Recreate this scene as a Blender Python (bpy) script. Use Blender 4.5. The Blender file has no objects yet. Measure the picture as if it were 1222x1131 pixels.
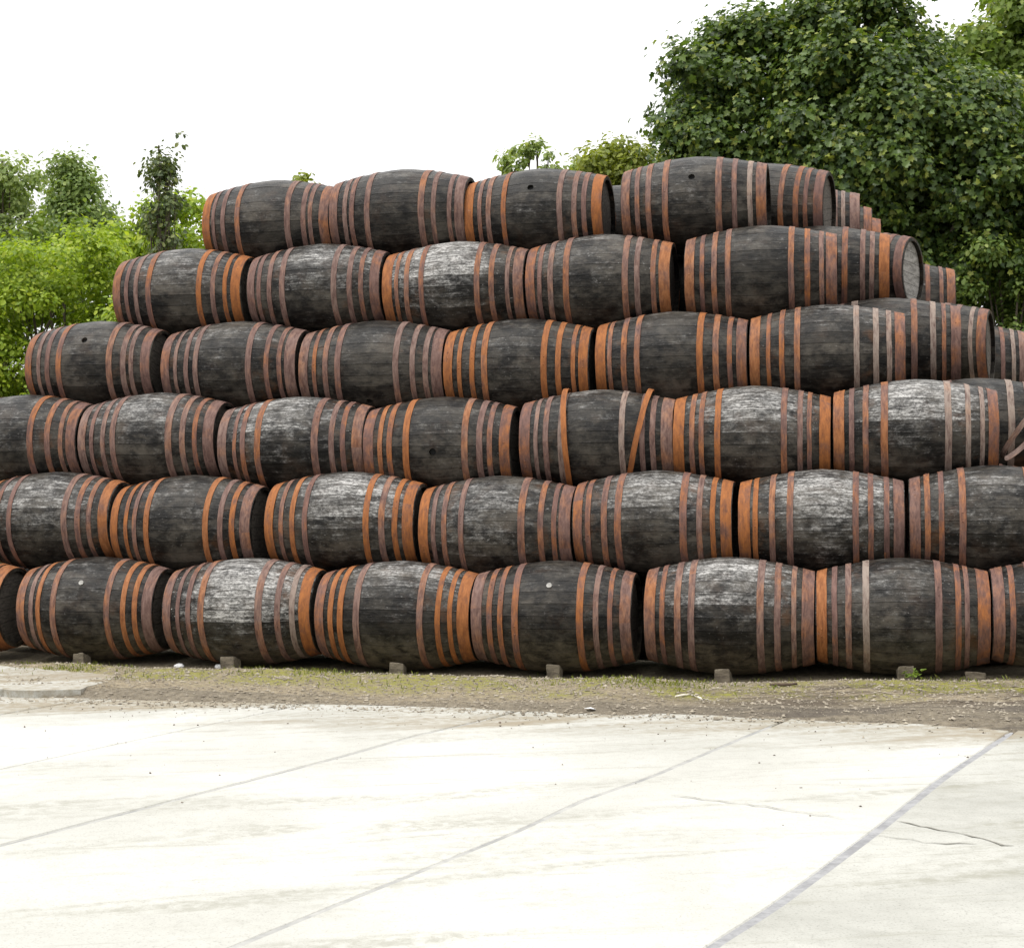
import bpy, bmesh, math, random
import numpy as np
from mathutils import Vector, Matrix
R_ = math.radians
SC = bpy.context.scene
COL = SC.collection

# ------------------------------------------------------------------ camera, sky, sun, exposure
F, YAW, PITCH, ROLL = 1940.3, R_(-12.508), R_(0.399), R_(-0.354)
CAM = Vector((0.0, -12.866, 1.504))
FW = Vector((math.sin(YAW)*math.cos(PITCH), math.cos(YAW)*math.cos(PITCH), math.sin(PITCH)))
_rt = Vector((math.cos(YAW), -math.sin(YAW), 0)); _up = _rt.cross(FW)
RT = math.cos(ROLL)*_rt + math.sin(ROLL)*_up
UP = -math.sin(ROLL)*_rt + math.cos(ROLL)*_up
cd = bpy.data.cameras.new('camera'); cam = bpy.data.objects.new('camera', cd); COL.objects.link(cam)
cam.matrix_world = Matrix(((RT.x, UP.x, -FW.x, CAM.x), (RT.y, UP.y, -FW.y, CAM.y), (RT.z, UP.z, -FW.z, CAM.z), (0, 0, 0, 1)))
cd.sensor_fit = 'HORIZONTAL'; cd.sensor_width = 36; cd.lens = 36*F/1222; cd.clip_end = 2000
SC.camera = cam

SUN_DIR = Vector((-0.36, -0.30, 0.88)).normalized()
w = bpy.data.worlds.new('World'); SC.world = w; w.use_nodes = True
nt = w.node_tree; nt.nodes.clear()
sky = nt.nodes.new('ShaderNodeTexSky'); sky.sky_type = 'NISHITA'; sky.sun_disc = False
sky.sun_elevation = math.asin(SUN_DIR.z); sky.sun_rotation = math.atan2(SUN_DIR.x, SUN_DIR.y)
sky.dust_density = 6.0; sky.air_density = 1.0; sky.ozone_density = 1.0
hs = nt.nodes.new('ShaderNodeHueSaturation'); hs.inputs['Saturation'].default_value = 0.105
bg = nt.nodes.new('ShaderNodeBackground'); bg.inputs['Strength'].default_value = 0.105
wo = nt.nodes.new('ShaderNodeOutputWorld')
nt.links.new(sky.outputs[0], hs.inputs['Color']); # thick even cloud deck: overcast luminance, brighter toward the zenith (1 + 2 sin e) / 3
tc = nt.nodes.new('ShaderNodeTexCoord'); sx = nt.nodes.new('ShaderNodeSeparateXYZ'); nt.links.new(tc.outputs['Generated'], sx.inputs[0])
mz = nt.nodes.new('ShaderNodeMath'); mz.operation = 'MAXIMUM'; mz.inputs[1].default_value = 0; nt.links.new(sx.outputs[2], mz.inputs[0])
ma = nt.nodes.new('ShaderNodeMath'); ma.operation = 'MULTIPLY_ADD'; ma.inputs[1].default_value = 15.0; ma.inputs[2].default_value = 7.5; nt.links.new(mz.outputs[0], ma.inputs[0])
cc = nt.nodes.new('ShaderNodeCombineColor'); [nt.links.new(ma.outputs[0], cc.inputs[q]) for q in range(3)]
ov = nt.nodes.new('ShaderNodeMix'); ov.data_type = 'RGBA'; ov.inputs[0].default_value = .85
nt.links.new(hs.outputs[0], ov.inputs[6]); nt.links.new(cc.outputs[0], ov.inputs[7]); nt.links.new(ov.outputs[2], bg.inputs['Color'])
nt.links.new(bg.outputs[0], wo.inputs[0])
sd = bpy.data.lights.new('sun', 'SUN'); sd.energy = 1.5; sd.angle = R_(14); sd.color = (1, 0.96, 0.9)
so = bpy.data.objects.new('sun', sd); COL.objects.link(so); so.location = (-10, -12, 20)
so.rotation_euler = SUN_DIR.to_track_quat('Z', 'Y').to_euler()
vs = SC.view_settings; vs.view_transform = 'Standard'; vs.look = 'None'; vs.gamma = 1; vs.use_curve_mapping = False
vs.exposure = 0.45
SC.cycles.max_bounces = 6; SC.cycles.transmission_bounces = 3; SC.cycles.transparent_max_bounces = 4

# ------------------------------------------------------------------ pixel helpers (a pixel gives a direction, the thing's plane its distance)
def ray(u, v): return FW*F + RT*(u-611) + UP*(565.5-v)
def at(u, v, Y):
    d = ray(u, v); return CAM + d*((Y-CAM.y)/d.y)
def gnd(u, v, z=0.0):
    d = ray(u, v); return CAM + d*((z-CAM.z)/d.z)
def x_at(u, Y, Z):
    k = (u-611)/F; a = Vector((0, Y, Z))-CAM
    return -(a.dot(RT)-k*a.dot(FW))/(RT.x-k*FW.x)

# ------------------------------------------------------------------ object helpers
def mobj(name, me, parent=None, mat=None):
    o = bpy.data.objects.new(name, me); COL.objects.link(o)
    if parent: o.parent = parent
    if mat: me.materials.clear(); me.materials.append(mat)
    return o
def empty(name, loc, label=None, cat=None, group=None):
    o = bpy.data.objects.new(name, None); COL.objects.link(o); o.location = loc; o.empty_display_size = .1
    tag(o, label, cat, group); return o
def tag(o, label=None, cat=None, group=None, kind=None):
    if label: o['label'] = label
    if cat: o['category'] = cat
    if group: o['group'] = group
    if kind: o['kind'] = kind
    return o
def mesh(name, vs_, fs, smooth=False, sharp=None):
    me = bpy.data.meshes.new(name); me.from_pydata(vs_, [], fs); me.update()
    if smooth:
        me.shade_smooth()
        if sharp: me.set_sharp_from_angle(angle=R_(sharp))
    return me

# ------------------------------------------------------------------ materials
class NT:
    def __init__(s, name):
        s.m = bpy.data.materials.new(name); s.m.use_nodes = True; s.t = s.m.node_tree; s.t.nodes.clear()
        s.out = s.n('ShaderNodeOutputMaterial')
    def n(s, typ, **k):
        x = s.t.nodes.new(typ)
        for a, b in k.items(): setattr(x, a, b)
        return x
    def l(s, a, b): s.t.links.new(a, b)
    def val(s, sock, v):
        if hasattr(v, 'is_output') or isinstance(v, bpy.types.NodeSocket): s.l(v, sock)
        else: sock.default_value = v
    def noise(s, vec, scale, detail=4, rough=.55, dist=0.0):
        x = s.n('ShaderNodeTexNoise'); x.inputs['Scale'].default_value = scale; x.inputs['Detail'].default_value = detail
        x.inputs['Roughness'].default_value = rough; x.inputs['Distortion'].default_value = dist
        if vec is not None: s.l(vec, x.inputs['Vector'])
        return x.outputs['Fac']
    def map(s, vec, scale=(1, 1, 1), loc=(0, 0, 0), rot=(0, 0, 0)):
        x = s.n('ShaderNodeMapping'); x.inputs['Scale'].default_value = scale; x.inputs['Location'].default_value = loc
        x.inputs['Rotation'].default_value = rot; s.l(vec, x.inputs['Vector']); return x.outputs[0]
    def math(s, op, a, b=None, c=None, clamp=False):
        x = s.n('ShaderNodeMath', operation=op); x.use_clamp = clamp; s.val(x.inputs[0], a)
        if b is not None: s.val(x.inputs[1], b)
        if c is not None: s.val(x.inputs[2], c)
        return x.outputs[0]
    def step(s, v, lo, hi):
        x = s.n('ShaderNodeMapRange', interpolation_type='SMOOTHSTEP'); s.val(x.inputs['Value'], v)
        s.val(x.inputs['From Min'], lo); s.val(x.inputs['From Max'], hi); return x.outputs[0]
    def mix(s, f, a, b, blend='MIX'):
        x = s.n('ShaderNodeMix', data_type='RGBA', blend_type=blend); s.val(x.inputs[0], f); s.val(x.inputs[6], a); s.val(x.inputs[7], b)
        return x.outputs[2]
    def pos(s): return s.n('ShaderNodeNewGeometry').outputs['Position']
    def ocoord(s): return s.n('ShaderNodeTexCoord').outputs['Object']
    def attr(s, name):
        x = s.n('ShaderNodeAttribute', attribute_type='OBJECT', attribute_name=name); return x.outputs['Fac']
    def rnd(s): return s.n('ShaderNodeObjectInfo').outputs['Random']
    def bsdf(s, col, rough, spec=.5, bump=None, bstr=.3, bdist=.01):
        b = s.n('ShaderNodeBsdfPrincipled'); s.val(b.inputs['Base Color'], col); s.val(b.inputs['Roughness'], rough)
        b.inputs['Specular IOR Level'].default_value = spec
        if bump is not None:
            u = s.n('ShaderNodeBump'); u.inputs['Strength'].default_value = bstr; u.inputs['Distance'].default_value = bdist
            s.l(bump, u.inputs['Height']); s.l(u.outputs[0], b.inputs['Normal'])
        s.l(b.outputs[0], s.out.inputs[0]); return b
def c4(r, g, b): return (r, g, b, 1)

def wood_mat(name='tarred_oak'):
    s = NT(name); P = s.pos(); o = s.ocoord(); sc = s.attr('scuff_sheen'); rn = s.rnd()
    sep = s.n('ShaderNodeSeparateXYZ'); s.l(o, sep.inputs[0]); lx = s.math('SUBTRACT', sep.outputs[0], s.attr('shift'))
    off = s.n('ShaderNodeVectorMath', operation='ADD'); s.l(P, off.inputs[0])
    cmb = s.n('ShaderNodeCombineXYZ'); s.l(s.math('MULTIPLY', rn, 3.7), cmb.inputs[1]); s.l(cmb.outputs[0], off.inputs[1])
    fine = s.noise(s.map(off.outputs[0], (6, 46, 46)), 1.0, 6, .7)           # grain of the single stave
    blot = s.noise(s.map(P, (2.6, 3.2, 3.2)), 1.0, 6, .62, .5)               # blotches over the cask
    patch = s.noise(s.map(P, (5.5, 6.5, 7.5)), 1.25, 10, .78, .25)           # chalky wear, doubling as painted sky sheen
    drag = s.noise(s.map(off.outputs[0], (2.4, 34, 34)), 1.0, 7, .7)         # wear dragged along the stave
    fleck = s.noise(s.map(P, (22, 34, 34)), 1.7, 4, .65)
    mot = s.noise(s.map(P, (9, 13, 13), (3, 3, 3)), 1.0, 8, .72, .3)
    base = s.mix(s.step(s.math('ADD', s.math('MULTIPLY', blot, .5), s.math('MULTIPLY', mot, .5)), .41, .64), c4(.0040, .0036, .0033), c4(.050, .044, .036))
    base = s.mix(s.math('MULTIPLY', s.step(fine, .50, .75), .6), base, c4(.044, .040, .035))
    tone = s.n('ShaderNodeMapRange'); s.l(rn, tone.inputs[0]); tone.inputs[3].default_value = .6; tone.inputs[4].default_value = 1.45
    tn = s.n('ShaderNodeCombineColor'); [s.l(tone.outputs[0], tn.inputs[i]) for i in range(3)]
    base = s.mix(1.0, base, tn.outputs[0], 'MULTIPLY')
    ax = s.math('ABSOLUTE', sep.outputs[0]); axs = s.math('ABSOLUTE', lx)
    fall = s.math('SUBTRACT', 1.0, s.math('POWER', s.math('MULTIPLY', axs, 1.55), 2.4), clamp=True)
    th = s.math('SUBTRACT', .635, s.math('MULTIPLY', s.math('MULTIPLY', sc, fall), .20))
    mm = s.math('ADD', s.math('MULTIPLY', patch, .68), s.math('MULTIPLY', drag, .32))
    m = s.math('MULTIPLY', s.step(mm, s.math('SUBTRACT', th, .07), s.math('ADD', th, .16)), s.step(fine, .22, .60))
    gr = s.noise(s.map(P, (30, 52, 52), (1, 2, 3)), 1.3, 5, .75)
    m = s.math('MULTIPLY', m, s.math('ADD', .30, s.math('MULTIPLY', s.step(gr, .40, .58), .85)), clamp=True)
    m2 = s.math('MULTIPLY', s.step(fleck, .63, .71), s.math('ADD', .25, s.math('MULTIPLY', sc, .8)))
    m = s.math('MAXIMUM', m, m2)
    grey = s.mix(s.step(fine, .3, .7), c4(.17, .165, .155), c4(.44, .43, .415))
    col = s.mix(s.math('MULTIPLY', m, s.math('ADD', .42, s.math('MULTIPLY', sc, .5)), clamp=True), base, grey)
    rust = s.noise(s.map(P, (3, 5, 2.4), (7, 1, 3)), 1.5, 5, .65)
    rm = s.math('MULTIPLY', s.step(rust, .52, .72), s.math('ADD', .12, s.math('MULTIPLY', s.step(ax, .2, .4), .42)))
    col = s.mix(rm, col, c4(.085, .040, .018))
    sz = s.n('ShaderNodeSeparateXYZ'); s.l(P, sz.inputs[0])
    low_brown = s.math('MULTIPLY', s.step(s.math('ADD', sz.outputs[2], s.math('MULTIPLY', s.math('SUBTRACT', patch, .5), .5)), .34, .04), s.step(mot, .3, .62))   # ragged brown tint low on the bottom casks
    col = s.mix(s.math('MULTIPLY', low_brown, .75), col, c4(.12, .098, .066))
    rough = s.math('ADD', .30, s.math('MULTIPLY', s.math('ADD', fine, m), .28))
    h = s.math('ADD', fine, s.math('MULTIPLY', patch, .6))
    s.bsdf(col, rough, .16, h, .8, .007)
    return s.m
def hoop_mat():
    s = NT('rusted_hoop_iron'); P = s.pos(); k = s.attr('rust'); pale = s.attr('pale'); rn = s.rnd()
    off = s.n('ShaderNodeVectorMath', operation='ADD'); s.l(P, off.inputs[0])
    cmb = s.n('ShaderNodeCombineXYZ'); s.l(s.math('MULTIPLY', rn, 9.1), cmb.inputs[0]); s.l(cmb.outputs[0], off.inputs[1]); P2 = off.outputs[0]
    o3 = s.n('ShaderNodeSeparateXYZ'); s.l(s.ocoord(), o3.inputs[0])
    cyl = s.n('ShaderNodeCombineXYZ'); s.l(s.math('MULTIPLY', o3.outputs[0], 42), cyl.inputs[0]); s.l(s.math('MULTIPLY', s.math('ARCTAN2', o3.outputs[1], o3.outputs[2]), 3.4), cyl.inputs[1]); s.l(s.math('MULTIPLY', rn, 31), cyl.inputs[2])
    b = s.noise(cyl.outputs[0], 1.0, 7, .72, .25); a = s.noise(s.map(cyl.outputs[0], (.12, .42, 1), (3, 7, 1)), 1.0, 5, .6, .3); c = s.noise(P2, 95, 3, .6)
    f = s.step(s.math('ADD', s.math('MULTIPLY', s.math('SUBTRACT', s.math('ADD', s.math('MULTIPLY', a, .65), s.math('MULTIPLY', b, .35)), .5), 3.3), k), .05, 1.0)
    brown = s.mix(s.step(b, .2, .8), c4(.058, .031, .025), c4(.165, .088, .073))
    orange = s.mix(s.step(b, .2, .8), c4(.120, .040, .014), c4(.315, .112, .028))
    col = s.mix(f, brown, orange)
    col = s.mix(s.math('MULTIPLY', pale, s.step(s.math('ADD', b, s.math('MULTIPLY', pale, .2)), .4, .7)), col, c4(.27, .24, .20))
    col = s.mix(s.math('MULTIPLY', s.step(c, .55, .8), .35), col, c4(.07, .04, .032))
    chip = s.noise(P2, 17, 6, .75); col = s.mix(s.math('MULTIPLY', s.step(chip, .68, .74), .5), col, c4(.28, .26, .23))
    s.bsdf(col, .78, .3, s.math('ADD', b, c), .5, .002)
    return s.m
def simple(name, c1, c2, scale=6, rough=.8, stretch=(1, 1, 1), bstr=.3, bd=.004, spec=.3, obj=True):
    s = NT(name); v = s.map(s.ocoord() if obj else s.pos(), stretch)
    n1 = s.noise(v, scale, 6, .65); n2 = s.noise(v, scale*6, 3, .6)
    f = s.step(s.math('ADD', s.math('MULTIPLY', n1, .7), s.math('MULTIPLY', n2, .3)), .35, .65)
    s.bsdf(s.mix(f, c4(*c1), c4(*c2)), rough, spec, n2, bstr, bd); return s.m
def leaf_mat(name, c1, c2, c3, trans=.35, rough=.5):
    s = NT(name); ri = s.n('ShaderNodeNewGeometry').outputs['Random Per Island']
    n = s.noise(s.pos(), 1.3, 3)
    col = s.mix(s.step(ri, 0, .75), c4(*c1), c4(*c2)); col = s.mix(s.step(ri, .8, 1.0), col, c4(*c3))
    vv = s.n('ShaderNodeCombineColor'); k = s.math('ADD', .65, s.math('MULTIPLY', n, .7)); [s.l(k, vv.inputs[i]) for i in range(3)]
    col = s.mix(1.0, col, vv.outputs[0], 'MULTIPLY')
    b = s.n('ShaderNodeBsdfPrincipled'); s.l(col, b.inputs['Base Color']); b.inputs['Roughness'].default_value = rough
    b.inputs['Specular IOR Level'].default_value = .35
    t = s.n('ShaderNodeBsdfTranslucent'); tc = s.mix(1.0, col, c4(1.0, 1.0, .45), 'MULTIPLY'); s.l(tc, t.inputs['Color'])
    mx = s.n('ShaderNodeMixShader'); mx.inputs[0].default_value = trans; s.l(b.outputs[0], mx.inputs[1]); s.l(t.outputs[0], mx.inputs[2])
    s.l(mx.outputs[0], s.out.inputs[0]); return s.m

M = {}
M['wood'] = wood_mat()
M['hoop'] = hoop_mat()
M['head'] = simple('head_oak', (.035, .03, .026), (.11, .095, .08), 5, .8, (1, 3, 12))
M['pale_head'] = simple('pale_head_oak', (.10, .095, .085), (.30, .285, .265), 1.6, .8, (1, 3, 12))
M['bung'] = simple('pale_bung', (.17, .165, .15), (.33, .32, .30), 20)
M['black'] = simple('bung_hole_dark', (.004, .004, .004), (.008, .008, .008), 20)
M['chock'] = simple('chock_timber', (.055, .045, .032), (.16, .135, .10), 9, .9, (1, 4, 4), .5, .01)
M['bark'] = simple('bark', (.05, .04, .03), (.15, .125, .095), 5, .95, (3, 3, .6), .7, .02, obj=False)
M['stone'] = simple('gravel_stone', (.12, .10, .075), (.34, .30, .235), 9, .9, obj=False)
M['tar'] = simple('joint_tar', (.17, .17, .174), (.27, .27, .274), 8, .7, obj=False)
M['dusty'] = simple('dust_filled_joint', (.20, .20, .195), (.33, .325, .305), 2.5, .85, obj=False)
M['crack'] = simple('crack_dark', (.14, .135, .115), (.26, .25, .215), 8, .9, obj=False)
M['stick'] = simple('bleached_stick', (.5, .46, .38), (.75, .7, .6), 12, .8)
M['dark_stick'] = simple('dark_stick', (.05, .035, .025), (.12, .085, .06), 12, .8)
M['litter'] = simple('white_litter', (.7, .7, .7), (.85, .85, .85), 12, .6)

def ground_mat():
    s = NT('trodden_dirt'); P = s.pos(); sep = s.n('ShaderNodeSeparateXYZ'); s.l(P, sep.inputs[0]); x, y = sep.outputs[0], sep.outputs[1]
    a = s.noise(P, 1.1, 6, .65, .4); b = s.noise(P, 22, 6, .7); c = s.noise(P, 75, 3, .6); d = s.noise(s.map(P, (.5, 2.6, 1)), 1.2, 6, .7, .6)
    col = s.mix(s.step(b, .3, .7), c4(.14, .112, .072), c4(.33, .275, .185))
    col = s.mix(s.math('MULTIPLY', s.step(c, .45, .75), .6), col, c4(.33, .30, .25))
    # darker damp earth in the ruts at the yard's right-hand end
    rx = s.step(x, -2.6, -.2)
    wet = s.math('MULTIPLY', s.step(d, .44, .56), s.math('MULTIPLY', rx, s.step(y, -.6, -1.2)))
    col = s.mix(s.math('MULTIPLY', wet, .85), col, c4(.07, .055, .042))
    # moss in a ragged band along the casks
    bandy = s.math('SUBTRACT', 1.0, s.math('ABSOLUTE', s.math('MULTIPLY', s.math('ADD', y, .95), 1.15)), clamp=True)
    mo = s.math('MULTIPLY', s.step(s.math('ADD', a, s.math('MULTIPLY', b, .25)), .54, .68), s.step(bandy, 0, .5))
    mo = s.math('MULTIPLY', mo, s.step(b, .35, .6))
    col = s.mix(s.math('MULTIPLY', mo, .85), col, c4(.21, .21, .024))
    # damp brown fines along the edge of the concrete
    dm = s.step(s.math('ADD', y, s.math('MULTIPLY', s.math('SUBTRACT', d, .5), 1.6)), -1.78, -2.12)
    col = s.mix(s.math('MULTIPLY', dm, .55), col, s.mix(s.step(b, .3, .7), c4(.075, .066, .055), c4(.135, .12, .10)))
    # grass green far behind the pile
    col = s.mix(s.step(y, 7.5, 11), col, c4(.06, .10, .025))
    s.bsdf(col, .95, .2, s.math('ADD', s.math('MULTIPLY', b, 1.0), s.math('MULTIPLY', c, .6)), .9, .03)
    return s.m
def concrete_mat(name, lo, hi, stain):
    s = NT(name); P = s.pos()
    a = s.noise(P, .55, 5, .6, .5); b = s.noise(P, 14, 6, .7); c = s.noise(P, 90, 3, .6)
    Q = s.map(P, rot=(0, 0, R_(-30))); st = s.noise(s.map(Q, (.30, 2.0, 1)), 1.0, 8, .70, .6)
    Q2 = s.map(P, rot=(0, 0, R_(-20))); st2 = s.noise(s.map(Q2, (.7, 7.0, 1), (3, 8, 0)), 1.0, 8, .72, .4)
    col = s.mix(s.step(a, .3, .7), c4(*lo), c4(*hi))
    col = s.mix(s.math('MULTIPLY', s.step(b, .45, .75), .25), col, c4(lo[0]*.7, lo[1]*.7, lo[2]*.68))
    col = s.mix(s.math('MULTIPLY', s.step(c, .52, .75), .5), col, c4(lo[0]*.5, lo[1]*.5, lo[2]*.48))
    m = s.math('MULTIPLY', s.step(st, .49, .64), s.step(b, .30, .60))
    m = s.math('MAXIMUM', m, s.math('MULTIPLY', s.step(st2, .54, .68), .85))
    sep = s.n('ShaderNodeSeparateXYZ'); s.l(P, sep.inputs[0])
    edge = s.math('MULTIPLY', s.step(s.math('ADD', sep.outputs[1], s.math('MULTIPLY', s.math('SUBTRACT', st, .5), 3.0)), -3.7, -2.3), s.step(s.math('ADD', s.math('MULTIPLY', st, .6), s.math('MULTIPLY', b, .4)), .36, .6))   # soil trodden on from the dirt strip
    m = s.math('MAXIMUM', s.math('MULTIPLY', m, stain), s.math('MULTIPLY', edge, .9))
    col = s.mix(m, col, s.mix(edge, c4(.205, .20, .16), c4(.20, .165, .11)))
    s.bsdf(col, .9, .25, s.math('ADD', b, c), .4, .006); return s.m
M['ground'] = ground_mat()
M['slab'] = concrete_mat('pale_concrete', (.345, .34, .31), (.45, .445, .415), .55)
M['slab_grey'] = concrete_mat('greyer_concrete', (.25, .248, .222), (.38, .376, .345), .7)
M['damp'] = simple('damp_fines', (.12, .112, .10), (.23, .21, .185), 9, .9, (1, 2, 1), .5, .01, obj=False)

# ------------------------------------------------------------------ the ground
rng = np.random.default_rng(7)
random.seed(5)
def vnoise(x, y, f, seed):
    r = np.random.default_rng(seed); g = r.random((64, 64)); X = (np.asarray(x)*f) % 64; Y = (np.asarray(y)*f) % 64
    i = np.floor(X).astype(int); j = np.floor(Y).astype(int); u = X-i; v = Y-j; u = u*u*(3-2*u); v = v*v*(3-2*v)
    i1, j1 = (i+1) % 64, (j+1) % 64; i %= 64; j %= 64
    return (g[i, j]*(1-u)*(1-v)+g[i1, j]*u*(1-v)+g[i, j1]*(1-u)*v+g[i1, j1]*u*v)-.5
def gz(x, y):
    """height of the dirt; it dips under the concrete yard in front"""
    x = np.asarray(x, float); y = np.asarray(y, float)
    base = np.interp(x, [-9, -6.5, -5.1, -3.8, -2.5, -1.1, .2, 1.5, 4], [.03, .02, .012, -.008, -.008, -.004, .03, .06, .06])
    edge = -2.38+np.interp(x, [-8, -5, -2, 1, 4], [.05, .03, 0, -.2, -.35])
    edge = edge+.30*vnoise(x, y*.3, 1.1, 3)+.14*vnoise(x, y, 3.7, 4)
    n = .045*vnoise(x, y, 1.7, 1)+.02*vnoise(x, y, 6, 2)
    k = np.clip((y-(edge-.35))/.7, 0, 1); k = k*k*(3-2*k)
    near = np.clip((y+.7)/.4, 0, 1)*np.clip((7-y)/1, 0, 1)
    return base*k + n*k*(1-near*.8) + .036*k*(1-near) - .05*(1-k) - .012*near
gx = np.unique(np.concatenate([np.linspace(-400, -14, 12), np.arange(-14, 6, .07), np.linspace(6, 400, 14)]))
gy = np.unique(np.concatenate([np.linspace(-60, -3.4, 10), np.arange(-3.4, 1.2, .07), np.linspace(1.2, 14, 16), np.linspace(14, 600, 12)]))
XX, YY = np.meshgrid(gx, gy, indexing='ij'); ZZ = gz(XX, YY)
ny = len(gy); idx = np.arange(len(gx)*ny).reshape(len(gx), ny)
fs = np.stack([idx[:-1, :-1], idx[1:, :-1], idx[1:, 1:], idx[:-1, 1:]], -1).reshape(-1, 4)
g_o = mobj('ground', mesh('ground', np.stack([XX, YY, ZZ], -1).reshape(-1, 3).tolist(), fs.tolist(), True), None, M['ground'])
tag(g_o, 'trodden dirt and gravel strip with moss under the barrel pile', 'ground', kind='structure')

# concrete yard: slabs between the joints seen in the photograph
def poly_ground(pts): return [gnd(u, v, .012) for u, v in pts]
J = {'A': [(845, 1131), (921, 1084), (1042, 994), (1125, 928), (1197, 880)],
     'B': [(400, 1079), (505, 1037), (620, 990), (700, 952), (775, 927), (897, 875)],
     'C': [(188, 959), (280, 935), (400, 904), (500, 876), (570, 860)],
     'D': [(20, 913), (150, 885), (250, 864)]}
def joint_x(name):
    p = sorted([(q.y, q.x) for q in poly_ground(J[name])]); ys = [a for a, _ in p]; xs = [b for _, b in p]
    sl = (xs[-1]-xs[0])/(ys[-1]-ys[0])
    return lambda y: (np.interp(y, ys, xs) + np.where(y < ys[0], (y-ys[0])*sl, 0) + np.where(y > ys[-1], (y-ys[-1])*sl, 0))
jx = [joint_x(k) for k in 'DCBA']
f0 = jx[0]; f3 = jx[3]
lines = [lambda y: f0(y)-6.4, lambda y: f0(y)-4.8, lambda y: f0(y)-3.2, lambda y: f0(y)-1.6, jx[0], jx[1], jx[2], jx[3], lambda y: f3(y)+1.7, lambda y: f3(y)+3.4, lambda y: f3(y)+5.1, lambda y: f3(y)+6.8]
gaps = [.012, .012, .012, .012, .018, .018, .026, .040, .03, .02, .02, .02]
yard = mobj('concrete_yard', mesh('yard', [(-40, -40, -.03), (30, -40, -.03), (30, -2.05, -.03), (-40, -2.05, -.03)], [(0, 1, 2, 3)]), None, M['tar'])
tag(yard, 'pale concrete yard of long slabs with tarred joints', 'yard', kind='structure')
ys = np.concatenate([[-40, -25, -15], np.arange(-12, -2.0, .25), [-2.0]])
ys = ys[ys < -2.19]
for i in range(len(lines)-1):
    a = np.array([float(lines[i](y)) for y in ys])+gaps[i]/2+.006*vnoise(ys, ys*0+i, 2, 9+i)
    b = np.array([float(lines[i+1](y)) for y in ys])-gaps[i+1]/2+.006*vnoise(ys, ys*0+i, 2, 29+i)
    top = .008+.006*((i*37) % 5)/5
    v, f = [], []
    bv = .008
    for x0, x1, y in zip(a, b, ys): v += [(x0, y, -.045), (x0, y, top-bv), (x0+bv, y, top), (x1-bv, y, top), (x1, y, top-bv), (x1, y, -.045)]
    for k in range(len(ys)-1):
        for c in range(5): f.append((6*k+c, 6*k+c+1, 6*k+7+c, 6*k+6+c))
    f = [q[::-1] for q in f]
    mobj('slab', mesh('slab', v, f), yard, M['slab_grey'] if i >= 7 else M['slab'])
def ribbon(name, pts, width, z, mat, parent, seed=1, ragged=.3):
    r = random.Random(seed); v, f = [], []
    for i, p in enumerate(pts):
        q0 = pts[max(i-1, 0)]; q1 = pts[min(i+1, len(pts)-1)]; t = Vector((q1[0]-q0[0], q1[1]-q0[1])).normalized(); n = Vector((-t.y, t.x))
        wd = width*(1+ragged*r.uniform(-1, 1))/2*(1 if 0 < i < len(pts)-1 else .3)
        v += [(p[0]+n.x*wd, p[1]+n.y*wd, z), (p[0]-n.x*wd, p[1]-n.y*wd, z)]
    for i in range(len(pts)-1): f.append((2*i, 2*i+1, 2*i+3, 2*i+2))
    return mobj(name, mesh(name, v, f), parent, mat)
# poured tar standing almost flush in the joints
for fn, wd in ((jx[3], .036), (jx[2], .032), (jx[1], .018), (jx[0], .018)):
    yy = np.arange(-12, -2.6, .1); r = random.Random(int(wd*1000))
    ribbon('joint_seal', [(float(fn(y))+r.uniform(-.004, .004), y) for y in yy], wd*1.3, .0055, M['tar'] if wd > .034 else M['dusty'], yard, 3, .12)
def crack(pix, seed, wd):
    r = random.Random(seed); P = poly_ground(pix); pts = []
    for a, b in zip(P[:-1], P[1:]):
        n = max(2, int((b-a).length/.05))
        for k in range(n):
            q = a.lerp(b, k/n); pts.append((q.x+r.uniform(-.012, .012), q.y+r.uniform(-.018, .018)))
    ribbon('crack', pts, wd, .0165, M['crack'], yard, seed, .6)
crack([(1072, 980), (1110, 988), (1160, 998), (1195, 1008), (1222, 1011)], 3, .012)
crack([(1047, 996), (1100, 1005), (1180, 1009)], 4, .008)
crack([(800, 950), (880, 958), (950, 968), (1020, 980)], 5, .006)

# the pale slab corner by the casks and the band of damp fines along the yard's edge
def patch_px(name, pix, z, mat, label, cat, seed):
    r = random.Random(seed); pts = []
    P = [gnd(u, v, z) for u, v in pix]
    for a, b in zip(P, P[1:]+P[:1]):
        n = max(1, int((b-a).length/.08))
        for k in range(n):
            q = a.lerp(b, k/n); pts.append((q.x+r.uniform(-.02, .02), q.y+r.uniform(-.03, .03)))
    n = len(pts)
    v = [(x, y, z) for x, y in pts]+[(x, y, z-.06) for x, y in pts]
    f = [tuple(range(n))]+[(i, (i+1) % n, (i+1) % n+n, i+n) for i in range(n)]
    me = mesh(name, v, f); bm = bmesh.new(); bm.from_mesh(me); bmesh.ops.recalc_face_normals(bm, faces=bm.faces); bm.to_mesh(me); bm.free()
    return tag(mobj(name, me, None, mat), label, cat, kind='structure')
patch_px('concrete_apron', [(-60, 790), (40, 797), (95, 802), (138, 806), (128, 812), (95, 822), (40, 824), (-60, 820)], .065, M['slab'], 'small bright concrete apron on the dirt beside the mossy edge', 'apron', 2)

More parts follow.
